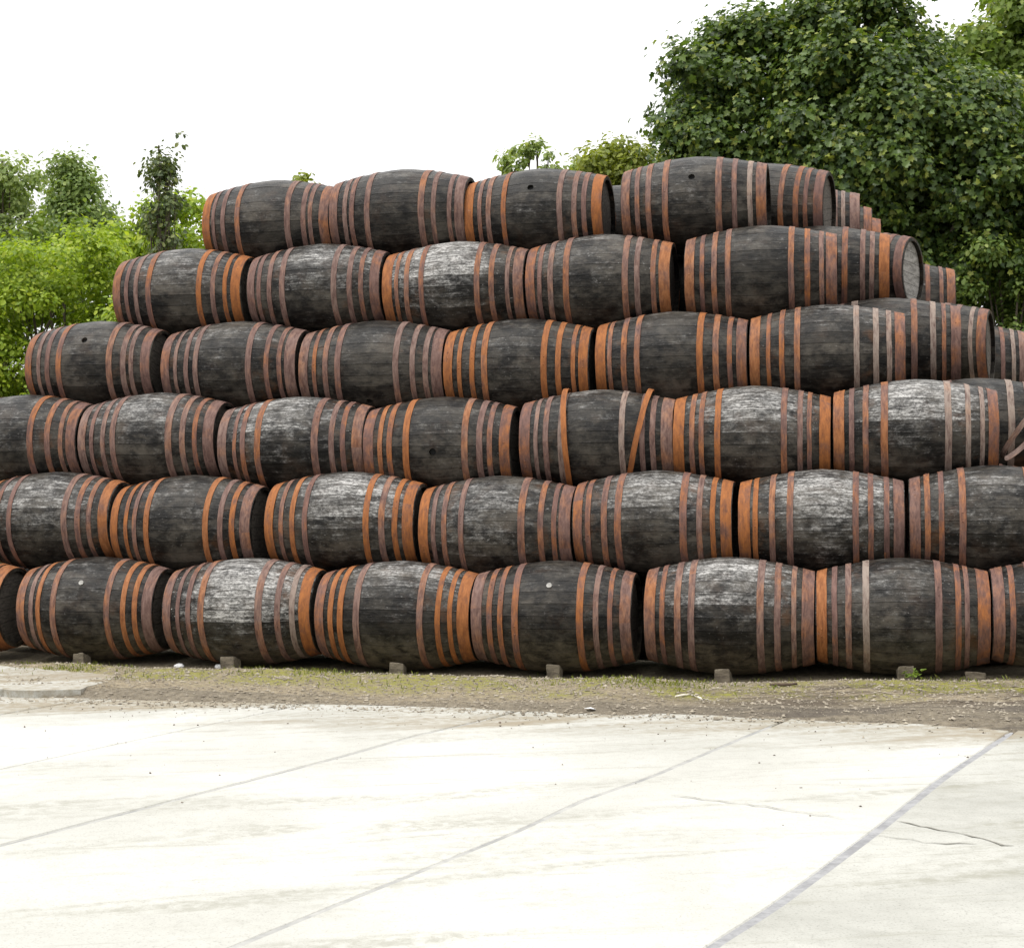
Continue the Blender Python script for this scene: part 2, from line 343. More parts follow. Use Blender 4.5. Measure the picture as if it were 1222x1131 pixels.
# ------------------------------------------------------------------ barrels
L0, RB, RC, NS, TH = 1.29, .447, .340, 28, .028
def prof(x): return RB-(RB-RC)*min(1, abs(x)/(L0/2))**1.6
def stave_mesh(bung=False, seed=0):
    r = random.Random(seed); half = math.pi/NS-.0036
    xs = [L0*(i/12-.5) for i in range(13)]
    if bung: xs = sorted(set([x for x in xs if abs(x) > .06]+[-.05, 0, .05]))
    jit = [r.uniform(-.0008, .0008) for _ in xs]
    v, f = [], []
    for x, j in zip(xs, jit):
        ro = prof(x)+j; ri = ro-TH
        for a in (-half, 0, half): v.append((x, ro*math.sin(a), ro*math.cos(a)))
        for a in (half, -half): v.append((x, ri*math.sin(a), ri*math.cos(a)))
    n = len(xs); c0 = xs.index(0) if bung else -9
    for i in range(n-1):
        for k in range(5):
            if bung and k < 2 and i in (c0-1, c0): continue
            f.append((5*i+k, 5*i+5+k, 5*i+5+(k+1) % 5, 5*i+(k+1) % 5))
    f.append((4, 3, 2, 1, 0)); f.append(tuple(5*(n-1)+k for k in range(5)))
    if bung:
        a, b, c = 5*(c0-1), 5*c0, 5*(c0+1)
        ringo = [a, a+1, a+2, b+2, c+2, c+1, c, b]      # outline of the cell pair
        rad = .031; s = len(v); ro = RB
        ang = [math.atan2(v[q][1], v[q][0]) for q in ringo]
        for t in ang: v.append((rad*math.cos(t), rad*math.sin(t), ro-.0008))
        for t in ang: v.append((rad*.9*math.cos(t), rad*.9*math.sin(t), ro-.05))
        for k in range(8):
            k1 = (k+1) % 8
            f.append((ringo[k], ringo[k1], s+k1, s+k)); f.append((s+k, s+k1, s+8+k1, s+8+k))
    me = mesh('stave', v, f)
    bm = bmesh.new(); bm.from_mesh(me); bmesh.ops.recalc_face_normals(bm, faces=bm.faces); bm.to_mesh(me); bm.free()
    me.shade_smooth(); me.set_sharp_from_angle(angle=R_(35)); me.materials.append(M['wood']); return me
STAVES = [stave_mesh(False, k) for k in range(4)]; STAVE_BUNG = stave_mesh(True, 9)
def ring_data(xc, wd, th=.005, ns=56, r=None, base=0, tilt=0):
    xa, xb = xc-wd/2, xc+wd/2; v, f = [], []
    ra, rb = (prof(xa), prof(xb)) if r is None else (r, r)
    for i in range(ns):
        a = 2*math.pi*i/ns; e = th
        lap = 1 if i in (0, 1, 2, 3) else 0          # where the hoop's ends overlap
        wob = .0012*math.sin(3*a)+.001*math.sin(7*a+1)
        for x, rr in ((xa, ra+.0008), (xa, ra+e+lap*.0035), (xb, rb+e+lap*.0035), (xb, rb+.0008)):
            v.append((x+wob, rr*math.sin(a), rr*math.cos(a)))
    for i in range(ns):
        j = (i+1) % ns
        for k in range(4): f.append((base+4*i+k, base+4*i+(k+1) % 4, base+4*j+(k+1) % 4, base+4*j+k))
    # rivets
    for i in (1, 2.4):
        a = 2*math.pi*i/ns; s = len(v)
        for x in ((xa+xb)/2,):
            rr = (ra+rb)/2+th+.0035
            for q in range(6):
                t = q*math.pi/3; v.append((x+.008*math.cos(t), rr*math.sin(a+.008*math.sin(t)/rr), rr*math.cos(a+.008*math.sin(t)/rr)))
            v.append((x, (rr+.005)*math.sin(a), (rr+.005)*math.cos(a)))
            for q in range(6): f.append((base+s+q, base+s+(q+1) % 6, base+s+6))
    return v, f
HC = [(.046, .086), (.150, .040), (.256, .045), (.392, .052)]
POS = [(-L0/2+a, b) for a, b in HC]+[(L0/2-a, b) for a, b in HC[::-1]]
def hoop_mesh(xc, wd, **k):
    v, f = ring_data(xc, wd, **k); me = mesh('hoop', v, f, True, 30); me.materials.append(M['hoop']); return me
HOOPS = [hoop_mesh(a, b) for a, b in POS]
LOOSE = hoop_mesh(0, .046, r=.449)
def disc_mesh(name, r, x0, x1, ns=40):
    v = [(x0, r*math.sin(2*math.pi*i/ns), r*math.cos(2*math.pi*i/ns)) for i in range(ns)]+[(x1, r*math.sin(2*math.pi*i/ns), r*math.cos(2*math.pi*i/ns)) for i in range(ns)]
    f = [tuple(range(ns)), tuple(range(2*ns-1, ns-1, -1))]+[(i, i+ns, (i+1) % ns+ns, (i+1) % ns) for i in range(ns)]
    me = mesh(name, v, f); bm = bmesh.new(); bm.from_mesh(me); bmesh.ops.recalc_face_normals(bm, faces=bm.faces); bm.to_mesh(me); bm.free(); return me
HR = RC-TH+.006
HEAD = disc_mesh('head', HR, L0/2-.075, L0/2-.052); HEAD.materials.append(M['head'])
HEAD_P = HEAD.copy(); HEAD_P.materials.clear(); HEAD_P.materials.append(M['pale_head'])
def board_mesh(k, n, mat):
    w0 = -HR+2*HR*k/n+.0018; w1 = -HR+2*HR*(k+1)/n-.0018; pts = []
    for i in range(9):
        z = w0+(w1-w0)*i/8; pts.append((math.sqrt(max(0, (HR-.004)**2-z*z)), z))
    out = [(y, z) for y, z in pts]+[(-y, z) for y, z in pts[::-1]]; m = len(out)
    v = [(L0/2-.0515, y, z) for y, z in out]+[(L0/2-.038, y, z) for y, z in out]
    f = [tuple(range(m)), tuple(range(2*m-1, m-1, -1))]+[(i, i+m, (i+1) % m+m, (i+1) % m) for i in range(m)]
    me = mesh('board', v, f); bm = bmesh.new(); bm.from_mesh(me); bmesh.ops.recalc_face_normals(bm, faces=bm.faces); bm.to_mesh(me); bm.free()
    me.materials.append(mat); return me
BOARDS = [board_mesh(k, 6, M['head']) for k in range(6)]; BOARDS_P = [board_mesh(k, 6, M['pale_head']) for k in range(6)]
BUNG = disc_mesh('bung', .022, -.004, .005, 14); BUNG.materials.append(M['bung'])
PLUG = disc_mesh('bung_hole', .029, -.004, .0, 14); PLUG.materials.append(M['black'])
RUST = {'o': (.92, 0), 'b': (.40, .05), 'p': (.16, .16), 'g': (.08, .50)}
brand = random.Random(11)
def barrel(x, y, z, ln=L0, hoops='bbbbbbbb', scuff_sheen=.3, sang=45, ssig=58, label='', rs=1.0, yaw=None, tilt=None, bung=None, plug=False, boards=False, pale=False, skip=(), group='barrels of the pile'):
    e = empty('barrel', (x, y, z), label, 'barrel', group)
    rx = brand.uniform(0, 2*math.pi)
    yaw = brand.uniform(-.7, .7) if yaw is None else yaw; tilt = brand.uniform(-.45, .45) if tilt is None else tilt
    e.rotation_mode = 'XYZ'; e.rotation_euler = (0, R_(tilt), R_(yaw)); rs = brand.uniform(.986, 1.016) if rs == 1.0 else rs; e.scale = (ln/L0, rs, rs)
    boff = brand.uniform(0, 2*math.pi/NS); shift = brand.uniform(-.17, .17); sang += brand.uniform(-14, 14)
    if bung is not None: boff = 0
    for k in range(NS):
        a = 2*math.pi*k/NS+boff + (R_(90-bung) if bung is not None else 0)   # angle from up (+Z) toward the viewer's side is -Y
        isb = bung is not None and k == 0 and not plug
        s = mobj('stave', STAVE_BUNG if isb else STAVES[brand.randrange(4)], e)
        # stave local +Z is outward; rotate about X by +a tips +Z toward -Y
        s.rotation_euler = (a, 0, 0); rr = 1+brand.uniform(-.0022, .0015); s.scale = (1, rr, rr)
        el = 90-math.degrees(a); d = (el-sang+180) % 360-180
        s['shift'] = float(shift+brand.uniform(-.05, .05))
        s['scuff_sheen'] = float(min(1.25, (scuff_sheen*.98+.08)*(.32*math.exp(-(d/95)**2)+1.0*math.exp(-(d/ssig)**2))*brand.uniform(.72, 1.22)))  # real chalky wear that also paints the sky sheen on the upper front
    for i, (me, ch) in enumerate(zip(HOOPS, hoops)):
        if i in skip: continue
        h = mobj('hoop', me, e); h.rotation_euler = (brand.uniform(0, 6.28), 0, 0); dx = brand.uniform(-.022, .022) if i not in (0, 7) else 0; q = prof(POS[i][0]+dx)/prof(POS[i][0]); h.scale = (brand.uniform(.88, 1.12), q, q)
        h.location.x = dx+POS[i][0]*(1-h.scale.x)
        k, p = RUST[ch]; h['rust'] = float(k+brand.uniform(-.15, .15)); h['pale'] = float(max(0, p+brand.uniform(-.1, .12)))
    hd = mobj('head', HEAD_P if pale else HEAD, e)
    if boards:
        tw = brand.uniform(-.5, .5)
        for b in (BOARDS_P if pale else BOARDS):
            o = mobj('board', b, hd); o.rotation_euler = (tw, 0, 0)
    h2 = mobj('head', HEAD, e); h2.rotation_euler = (0, 0, math.pi)
    if bung is not None:
        o = mobj('bung' if plug else 'bung_hole', BUNG if plug else PLUG, e); t = R_(bung)
        rr = RB+(.001 if plug else -.03); o.location = (0, -math.cos(t)*rr, math.sin(t)*rr)
        o.rotation_euler = (0, 0, 0)
        dirv = Vector((0, -math.cos(t), math.sin(t))); o.rotation_mode = 'QUATERNION'; o.rotation_quaternion = Vector((1, 0, 0)).rotation_difference(dirv)
    return e

ROWY = [0, .419, .841, 1.269, 1.615, 1.994]
ORD = ['first', 'second', 'third', 'fourth', 'fifth', 'sixth', 'seventh', 'eighth']
RN = ['bottom row', 'second row', 'third row', 'fourth row', 'fifth row', 'top row']
HD = {'o': 'bright orange', 'b': 'brown-orange', 'p': 'dull brown', 'g': 'greyish'}
xr = x_at(-4, -RC, .47)
#      x      len    z     hoops       scuff extras
DATA = {
 0: [(xr-.645, 1.29, .475, 'obbbbboo', .2, {'boards': True}), (-6.472, 1.228, .469, 'bpobboop', .3, {'bung': 33, 'plug': True, 'boards': True, 'yaw': 1.0}), (-5.112, 1.291, .459, 'bppbppgo', .95, {}), (-3.781, 1.295, .440, 'boopbooo', .6, {'ssig': 40, 'sang': 58}),
     (-2.480, 1.281, .445, 'pbbbbpbb', .18, {'bung': 37, 'plug': True, 'rs': 1.012, 'boards': True}), (-1.094, 1.297, .467, 'bbpppppp', .75, {'rs': 1.035}), (.206, 1.276, .478, 'oppgpbpb', .3, {'rs': 1.01}), (1.502, 1.29, .500, 'pbbppppp', .3, {})],
 1: [(-7.097, 1.29, 1.207, 'oobbpbbo', .65, {}), (-5.783, 1.295, 1.160, 'ooboopob', .3, {'boards': True}), (-4.366, 1.304, 1.179, 'oboboboo', .8, {}), (-3.033, 1.276, 1.137, 'opbpbbbp', .62, {}),
     (-1.733, 1.286, 1.175, 'bbbbbpoo', .6, {}), (-.399, 1.283, 1.178, 'oobbbbbp', .85, {}), (.920, 1.289, 1.187, 'pbbbbbbb', .45, {})],
 2: [(-7.613, 1.29, 1.915, 'ppppbbbp', .45, {}), (-6.300, 1.297, 1.914, 'ppppppbp', .6, {}), (-4.953, 1.329, 1.860, 'ppbbppbp', .8, {}), (-3.630, 1.289, 1.829, 'bobobpbb', .2, {'bung': -5, 'boards': True}),
     (-2.261, 1.29, 1.869, 'bppggppp', .5, {'sang': 60, 'ssig': 40}), (-.969, 1.274, 1.873, 'obbobpbo', .95, {'sang': 60, 'ssig': 38}), (.338, 1.294, 1.902, 'opbbgggb', .9, {'sang': 60})],
 3: [(-7.079, 1.258, 2.630, 'bppbpppp', .25, {'bung': 32, 'boards': True}), (-5.693, 1.297, 2.588, 'bppppppp', .4, {}), (-4.352, 1.323, 2.554, 'pbbppppp', .25, {'bung': -42}), (-3.026, 1.295, 2.532, 'oooooooo', .28, {'boards': True}),
     (-1.674, 1.297, 2.567, 'obbbobbb', .3, {}), (-.366, 1.284, 2.586, 'obbbgggb', .4, {'sang': 62, 'ssig': 36})],
 4: [(-6.346, 1.278, 3.330, 'bppboboo', .5, {'boards': True}), (-5.005, 1.278, 3.330, 'pppppppp', .6, {'sang': 35}), (-3.680, 1.307, 3.299, 'obbbbppb', 1.5, {'ssig': 62, 'sang': 50}), (-2.359, 1.290, 3.304, 'bppbbpbo', .42, {'boards': True}), (-.941, 1.307, 3.326, 'bbbbbbbb', .15, {})],
 5: [(-5.607, 1.274, 4.019, 'oppbpppp', .2, {}), (-4.316, 1.306, 4.054, 'pppppppp', .25, {}), (-3.008, 1.295, 4.006, 'obpbpppo', .25, {'bung': 28, 'boards': True, 'yaw': -2.0}), (-1.552, 1.304, 4.043, 'bbpbppgb', .3, {'bung': 26})],
}
def look(h, sc, ex):
    c = max('obpg', key=lambda q: h.count(q)); t = HD[c]+' hoops'
    if ex.get('plug'): t += ' and pale bung'
    elif ex.get('bung') is not None: t += ' and open bung hole'
    elif sc > .75: t += ' and chalky wear'
    return t
B = {}
for k, row in DATA.items():
    for i, (x, ln, z, hp, sc, ex) in enumerate(row):
        lab = f'black barrel, {look(hp, sc, ex)}, {ORD[i]} from the bush in {RN[k]}'
        B[k, i] = barrel(x, ROWY[k], z, ln, hp, sc, label=lab, group='barrels on the front of the pile', **ex)
# two slipped hoops on the cask in the third row
for dx, ti, ro, rz in ((-.262, -3.5, 1.0, 1.012), (.335, 13, .95, .995)):
    h = mobj('slipped_hoop', LOOSE, B[2, 4]); h.location = (dx, 0, -.0); h.rotation_euler = (.4, R_(ti), R_(3)); h['rust'] = 1.25; h['pale'] = 0.0; h.scale = (1, rz, rz)
    h['label'] = 'bright orange hoop slipped askew'
# barrels of the next columns, seen past the pile's end under the maple
def behind(k, c, pxR, dz, hp, lab, yaw=0, tilt=0, ln=1.29, **ex):
    Y = ROWY[k]+.90*c; Z = [.467, 1.18, 1.89, 2.59, 3.33, 4.05][k]+dz
    X = x_at(pxR, Y-RC*.5, Z)-ln/2*math.cos(R_(yaw))
    return barrel(X, Y, Z, ln, hp, ex.pop('scuff_sheen', .2), label=lab, yaw=yaw, tilt=tilt, boards=True, group='barrels behind the pile end by the maple', **ex)
behind(5, 1, 990, .07, 'bbbbbbbb', 'black barrel with brown hoops right behind the end of the top row', -9, 2)
behind(5, 2, 1026, 0, 'ppppppgp', 'barrel end with pale hoops beyond the top row, second column back')
behind(5, 3, 1041, 0, 'bbbbbbbb', 'barrel end with wide brown hoop beyond the top row, third column back')
behind(5, 4, 1051, .02, 'bbbbbbob', 'barrel end tip beyond the top row, last column before the maple')
behind(4, 1, 1062, .12, 'bbbbbppo', 'black barrel with pale brown hoops right behind the fifth row end', -1, 1)
behind(4, 2, 1090, .20, 'ppppppbb', 'twisted barrel showing its whitish head beyond the fifth row end', -19, 1, pale=True)
behind(4, 3, 1140, .0, 'ppppbppb', 'barrel end with three pale hoops beyond the whitish-headed barrel')
behind(3, 1, 1147, .13, 'pppgbgbb', 'black barrel with light brown hoops right behind the fourth row end', -1, 0)
behind(3, 2, 1183, .18, 'ppppppgb', 'barrel with dark open end behind the fourth row, second column back', -11, 0)
behind(3, 3, 1226, .05, 'ppppppgp', 'low barrel end with pale hoops beyond the fourth row, third column back')
b_ = behind(2, 1, 1262, .07, 'ppppgppg', 'black barrel behind the third row end and the loose hoop', 0, 0)
# a hoop come loose, propped on edge in the corner by the third row's end
lh = mobj('loose_hoop', LOOSE); lh.location = at(1239, 499, .74); lh['rust'] = .15; lh['pale'] = .35; lh.scale = (.9, .93, .93)
lh.rotation_mode = 'QUATERNION'; lh.rotation_quaternion = Vector((1, 0, 0)).rotation_difference(Vector((-.74, .20, .64)).normalized())
tag(lh, 'loose brown iron hoop propped askew at the end of the third row', 'hoop')
behind(1, 1, 1252, .05, 'pbbbbbbp', 'dark barrel glimpsed behind the end of the second row')
# the columns inside the pile, glimpsed only through the gaps: whole casks without separate parts
def joined_barrel():
    bm = bmesh.new()
    for k in range(NS):
        b2 = bmesh.new(); b2.from_mesh(STAVES[k % 4]); b2.transform(Matrix.Rotation(2*math.pi*k/NS, 4, 'X')); t = bpy.data.meshes.new('t'); b2.to_mesh(t); b2.free(); bm.from_mesh(t); bpy.data.meshes.remove(t)
    n = len(bm.faces)
    for m_ in HOOPS: bm.from_mesh(m_)
    bm.faces.ensure_lookup_table()
    for f in bm.faces[n:]: f.material_index = 1
    n = len(bm.faces); bm.from_mesh(HEAD); b2 = bmesh.new(); b2.from_mesh(HEAD); b2.transform(Matrix.Rotation(math.pi, 4, 'Z')); t = bpy.data.meshes.new('t'); b2.to_mesh(t); b2.free(); bm.from_mesh(t)
    bm.faces.ensure_lookup_table()
    for f in bm.faces[n:]: f.material_index = 2
    me = bpy.data.meshes.new('whole_barrel'); bm.to_mesh(me); bm.free()
    for m_ in ('wood', 'hoop', 'head'): me.materials.append(M[m_])
    return me
JB = joined_barrel()
HID = {0: [r[0] for r in DATA[0][:7]], 1: [r[0] for r in DATA[1][:5]], 2: [r[0] for r in DATA[2][:6]], 3: [r[0] for r in DATA[3][:5]], 4: [r[0] for r in DATA[4][:4]], 5: [r[0] for r in DATA[5][:3]]}
for k, xs in HID.items():
    for c in (1,):
        for x in xs:
            o = mobj('barrel', JB); o.location = (x+.60, ROWY[k]+.90*c, [.455, 1.16, 1.87, 2.56, 3.29, 3.98][k]); o.rotation_euler = (brand.uniform(0, 6), 0, 0)
            o['scuff_sheen'] = .2; o['rust'] = .5; o['pale'] = 0.0
            tag(o, 'dark barrel inside the pile, glimpsed through a gap between front barrels', 'barrel', 'barrels inside the pile')

# ------------------------------------------------------------------ chocks under the bottom row
def chock(x, y, w_, d_, h_, seed, label):
    r = random.Random(seed); bm = bmesh.new(); bmesh.ops.create_cube(bm, size=1)
    for v in bm.verts: v.co = Vector((v.co.x*w_, v.co.y*d_, v.co.z*h_+h_/2))+Vector([r.uniform(-.008, .008) for _ in range(3)])
    top = [v for v in bm.verts if v.co.z > h_*.5 and v.co.y > 0]
    for v in top: v.co.z -= h_*.35
    bmesh.ops.bevel(bm, geom=list(bm.edges), offset=.006, segments=1, affect='EDGES')
    bmesh.ops.subdivide_edges(bm, edges=[e_ for e_ in bm.edges if e_.calc_length() > .05], cuts=2)
    for v in bm.verts: v.co += Vector([r.uniform(-.003, .003) for _ in range(3)])
    me = bpy.data.meshes.new('chock'); bm.to_mesh(me); bm.free()
    o = mobj('chock', me, None, M['chock']); o.location = (x, y, float(gz(x, y))-.012); o.rotation_euler = (0, 0, r.uniform(-.12, .12)); tag(o, label, 'chock', 'timber chocks under the bottom row')
for j, (u, i) in enumerate(((94, 1), (272, 2), (472, 3), (660, 4), (863, 5), (1081, 6))):
    X = x_at(u, -.40, .05)
    chock(X, -.34, .10+.012*(j % 3), .14, .122+.01*(j % 2), j+3, f'small worn timber chock under the bottom-row barrel, {ORD[i]} from the bush')
X = x_at(1165, -.40, .05); chock(X, -.34, .14, .1, .08, 33, 'low broken chock sunk in dirt between the two bottom-row barrels nearest the ruts')

# ------------------------------------------------------------------ foliage
def half_leaf(kind):
    if kind == 'maple': return [(.16, -.08), (.46, .06), (.33, .24), (.60, .52), (.27, .56), (.20, .74)]
    if kind == 'oval': return [(.20, .12), (.34, .42), (.24, .75)]
    return [(.26, .2), (.22, .7)]
def leaf_arrays(P, N, T, S, kind, fold=.28):
    """P positions, N normals, T tip directions, S sizes -> vertices and two faces (halves) per leaf"""
    h = half_leaf(kind); n = len(P)
    T = T-N*(np.sum(T*N, 1, keepdims=True)); T /= np.linalg.norm(T, axis=1, keepdims=True)+1e-9
    Bv = np.cross(N, T)
    loc = [(0, 0, 0), (0, 1, -.12)]+[(x, y, fold*x-.14*y*y) for x, y in h]+[(-x, y, fold*x-.14*y*y) for x, y in h]
    loc = np.array(loc); loc[:, 1] -= .1; V = len(loc); m = len(h)
    verts = P[:, None]+S[:, None, None]*(loc[None, :, 0:1]*Bv[:, None]+loc[None, :, 1:2]*T[:, None]+loc[None, :, 2:3]*N[:, None])
    f1 = [0]+list(range(2, 2+m))+[1]; f2 = [0, 1]+list(range(2+2*m-1, 2+m-1, -1))
    loops = np.array(f1+f2); k = len(f1)
    idx = (loops[None]+V*np.arange(n)[:, None]).reshape(-1)
    return verts.reshape(-1, 3), idx, k
def leaf_mesh(name, P, N, T, S, kind):
    v, idx, k = leaf_arrays(P, N, T, S, kind); me = bpy.data.meshes.new(name)
    me.vertices.add(len(v)); me.vertices.foreach_set('co', v.astype(np.float32).ravel())
    me.loops.add(len(idx)); me.loops.foreach_set('vertex_index', idx.astype(np.int32))
    nf = len(idx)//k; me.polygons.add(nf); me.polygons.foreach_set('loop_start', (np.arange(nf)*k).astype(np.int32))
    me.update(calc_edges=True); me.validate(); return me
def unit(a): return a/(np.linalg.norm(a, axis=1, keepdims=True)+1e-9)
def sprays(centres, radii, n, rg, inner=.45, flat=.8):
    """leaf points in clumps: each clump carries a few sprays of leaves radiating outward"""
    w_ = np.array(radii)**2.2; pick = rg.choice(len(centres), n, p=w_/w_.sum())
    d = unit(rg.normal(size=(n, 3))); d[:, 2] = d[:, 2]*.9+.1
    r = inner+(1-inner)*rg.random(n)**.6
    r *= 1+.30*rg.normal(size=n)
    P = np.array(centres)[pick]+d*r[:, None]*np.array(radii)[pick][:, None]*np.array([1, 1, flat])
    return P, d, pick
def tube(pts, rads, ns=7):
    v, f = [], []
    for i, (p, r) in enumerate(zip(pts, rads)):
        q0 = Vector(pts[max(0, i-1)]); q1 = Vector(pts[min(len(pts)-1, i+1)]); t = (q1-q0).normalized()
        a = t.orthogonal().normalized(); b = t.cross(a)
        for k in range(ns):
            an = 2*math.pi*k/ns; v.append(tuple(Vector(p)+a*math.cos(an)*r+b*math.sin(an)*r))
    for i in range(len(pts)-1):
        for k in range(ns): f.append((ns*i+k, ns*i+(k+1) % ns, ns*(i+1)+(k+1) % ns, ns*(i+1)+k))
    return v, f
def limb_mesh(name, base, tips, r0, seed, fork):
    r = random.Random(seed); V, Fc = [], []
    def add(pts, rads):
        v, f = tube(pts, rads); o = len(V); V.extend(v); Fc.extend([tuple(q+o for q in x) for x in f])
    top = Vector(fork); b = Vector(base)
    pts = [b.lerp(top, t)+Vector((r.uniform(-.06, .06), r.uniform(-.06, .06), 0))*(0 < t < 1) for t in np.linspace(0, 1, 6)]
    return add, pts, V, Fc, r
def tree(name, base, clumps, radii, n, size, kind, mat, label, cat='tree', seed=1, trunk_r=.12, up=.45, droop=.35, inner=.45, lim=14, big=0, group=None, stems=1, pointed=False):
    rg = np.random.default_rng(seed); base = Vector(base)
    e = empty(name, base, label, cat, group)
    C = np.array(clumps); cen = C.mean(0); r = random.Random(seed)
    V, Fc = [], []
    def add(pts, rads):
        v, f = tube(pts, rads); o = len(V); V.extend(v); Fc.extend([tuple(q+o for q in x) for x in f])
    top = Vector((cen[0], cen[1], C[:, 2].max()-.15))
    for s_ in range(stems):
        b = base+Vector((r.uniform(-.3, .3), r.uniform(-.2, .2), 0))*(s_ > 0)
        t2 = top+Vector((r.uniform(-.5, .5), r.uniform(-.4, .4), -.3))*(s_ > 0)
        axis = [b.lerp(t2, t)+Vector((r.uniform(-.05, .05), r.uniform(-.05, .05), 0))*(t > 0) for t in np.linspace(0, 1, 7)]
        add([tuple(p) for p in axis], [trunk_r*(1.25 if i == 0 else 1)*(1-.82*i/6) for i in range(7)])
    order = np.argsort(-np.array(radii))[:lim] if lim < len(C) else range(len(C))
    for i in order:
        c = Vector(C[i]); t = min(.9, max(.2, (c.z-base.z)/(top.z-base.z+.01)-.28)); p0 = base.lerp(top, t)
        mid = p0.lerp(c, .55)+Vector((r.uniform(-.08, .08), r.uniform(-.08, .08), .06))
        q = trunk_r*.38*(1-.5*t); add([tuple(p0), tuple(p0.lerp(mid, .5)+Vector((0, 0, .04))), tuple(mid), tuple(c)], [q, q*.8, q*.55, q*.2])
        for _ in range(3):
            d = Vector((r.gauss(0, 1), r.gauss(0, 1), r.gauss(.2, .8))).normalized()*radii[i]*.85; add([tuple(mid.lerp(c, .6)), tuple(c+d*.4), tuple(c+d)], [q*.3, q*.2, q*.08])
    inv = Matrix.Translation(-base)
    me = mesh('trunk', V, Fc, True); me.transform(inv); mobj('trunk', me, e, M['bark'])
    P, d, _ = sprays(C, radii, n, rg, inner)
    out = unit(P-(cen+np.array([0, 0, -.3])))
    N = unit(d*.55+out*.35+np.array([0, 0, up])+rg.normal(size=P.shape)*.42)
    T = unit(d*.6+np.array([0, 0, -droop])+rg.normal(size=P.shape)*.55)
    S = size*np.clip(rg.normal(1, .24, n), .45, 1.6)
    b_np = np.array(base)
    if big:
        # the largest leaves on the side that shows, as single objects
        toc = np.array(CAM)-P; sc_ = S/np.linalg.norm(toc, axis=1)*(np.sum(unit(P-cen)*unit(toc), 1) > .25)
        pr = np.argsort(-sc_)[:big]; keep = np.ones(n, bool); keep[pr] = False
        one = leaf_mesh('leaf', np.zeros((1, 3)), np.array([[0, 0, 1.]]), np.array([[0, 1., 0]]), np.array([1.0]), kind); one.materials.append(mat)
        for i in pr:
            nn = Vector(N[i]); tt = Vector(T[i]); tt = (tt-nn*tt.dot(nn)).normalized(); bb = nn.cross(tt)
            o = mobj('leaf', one, e); o.matrix_local = Matrix(((bb.x, tt.x, nn.x, 0), (bb.y, tt.y, nn.y, 0), (bb.z, tt.z, nn.z, 0), (0, 0, 0, 1))) @ Matrix.Scale(S[i], 4)
            o.location = Vector(P[i])-base
        P, N, T, S = P[keep], N[keep], T[keep], S[keep]
    me = leaf_mesh('crown', P-b_np, N, T, S, kind); o = mobj('crown', me, e, mat); o['kind'] = 'stuff'
    return e
def fill(outline, Y, depth, n, rmin, rmax, seed, thick=True):
    """clump centres inside a silhouette given in pixels, spread in depth about the plane Y"""
    r = random.Random(seed); xs = [p[0] for p in outline]; ys_ = [p[1] for p in outline]; out, rad = [], []
    def inside(x, y):
        c = False; j = len(outline)-1
        for i in range(len(outline)):
            xi, yi = outline[i]; xj, yj = outline[j]
            if (yi > y) != (yj > y) and x < (xj-xi)*(y-yi)/(yj-yi)+xi: c = not c
            j = i
        return c
    g = 0
    while len(out) < n and g < n*60:
        g += 1; x = r.uniform(min(xs), max(xs)); y = r.uniform(min(ys_), max(ys_))
        if not inside(x, y): continue
        p = at(x, y, Y+r.uniform(-depth, depth)); rr = r.uniform(rmin, rmax); out.append((p.x, p.y, p.z)); rad.append(rr)
    return out, rad

LM = {}
LM['maple'] = leaf_mat('maple_leaf', (.034, .066, .018), (.105, .165, .034), (.30, .34, .070), .42, .40)
LM['maple_lit'] = leaf_mat('sunlit_maple_leaf', (.10, .16, .025), (.18, .25, .04), (.28, .32, .06), .42)  # sunlit look put into lighter leaf colours
LM['bush'] = leaf_mat('bush_leaf', (.16, .25, .022), (.30, .40, .034), (.43, .50, .07), .48)
LM['mid'] = leaf_mat('mid_leaf', (.085, .145, .030), (.16, .225, .045), (.23, .28, .07), .4)
LM['pale'] = leaf_mat('pale_leaf', (.18, .25, .08), (.27, .34, .11), (.36, .42, .17), .45)  # pale green, colours raised further to stand in for haze and backlight
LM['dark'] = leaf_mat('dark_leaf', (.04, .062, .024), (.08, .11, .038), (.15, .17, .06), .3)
LM['far'] = leaf_mat('hazy_far_leaf', (.13, .20, .055), (.21, .285, .08), (.29, .35, .12), .45)  # leaf colours lightened to mimic haze
LM['sapling'] = leaf_mat('sapling_leaf', (.055, .082, .030), (.115, .15, .05), (.20, .22, .08), .38)
LM['olive'] = leaf_mat('olive_leaf', (.16, .20, .03), (.25, .29, .045), (.33, .36, .07), .45)

# the big maple behind the pile
c, rd = fill([(806, 130), (812, 85), (838, 50), (868, 14), (905, 26), (950, 22), (985, -22), (1040, -18), (1072, 18), (1108, 66), (1180, 100), (1260, 110), (1300, 250), (1240, 360), (1120, 330), (1000, 310), (860, 260), (818, 225), (808, 170)], 8.6, 1.5, 330, .14, .46, 21)
c2, rd2 = fill([(930, 70), (1060, 60), (1090, 190), (1000, 240), (900, 220)], 7.3, .3, 46, .22, .4, 51); c += c2; rd += rd2
tree('maple_tree', (x_at(1010, 8.6, 0), 8.6, 0), c, rd, 165000, .070, 'maple', LM['maple'], 'large dark green maple with broad lobed leaves behind the end of the pile', seed=3, trunk_r=.2, big=280, lim=30, inner=.3)
# lighter tree beyond it
c, rd = fill([(1150, 85), (1158, 40), (1195, -15), (1290, -40), (1330, 120), (1240, 150), (1165, 120)], 13.5, 1.2, 45, .25, .5, 22)
tree('maple_tree', (x_at(1230, 13.5, 0), 13.5, 0), c, rd, 24000, .09, 'maple', LM['maple_lit'], 'sunlit yellow-green tree rising beyond the dark maple', seed=4, trunk_r=.18)
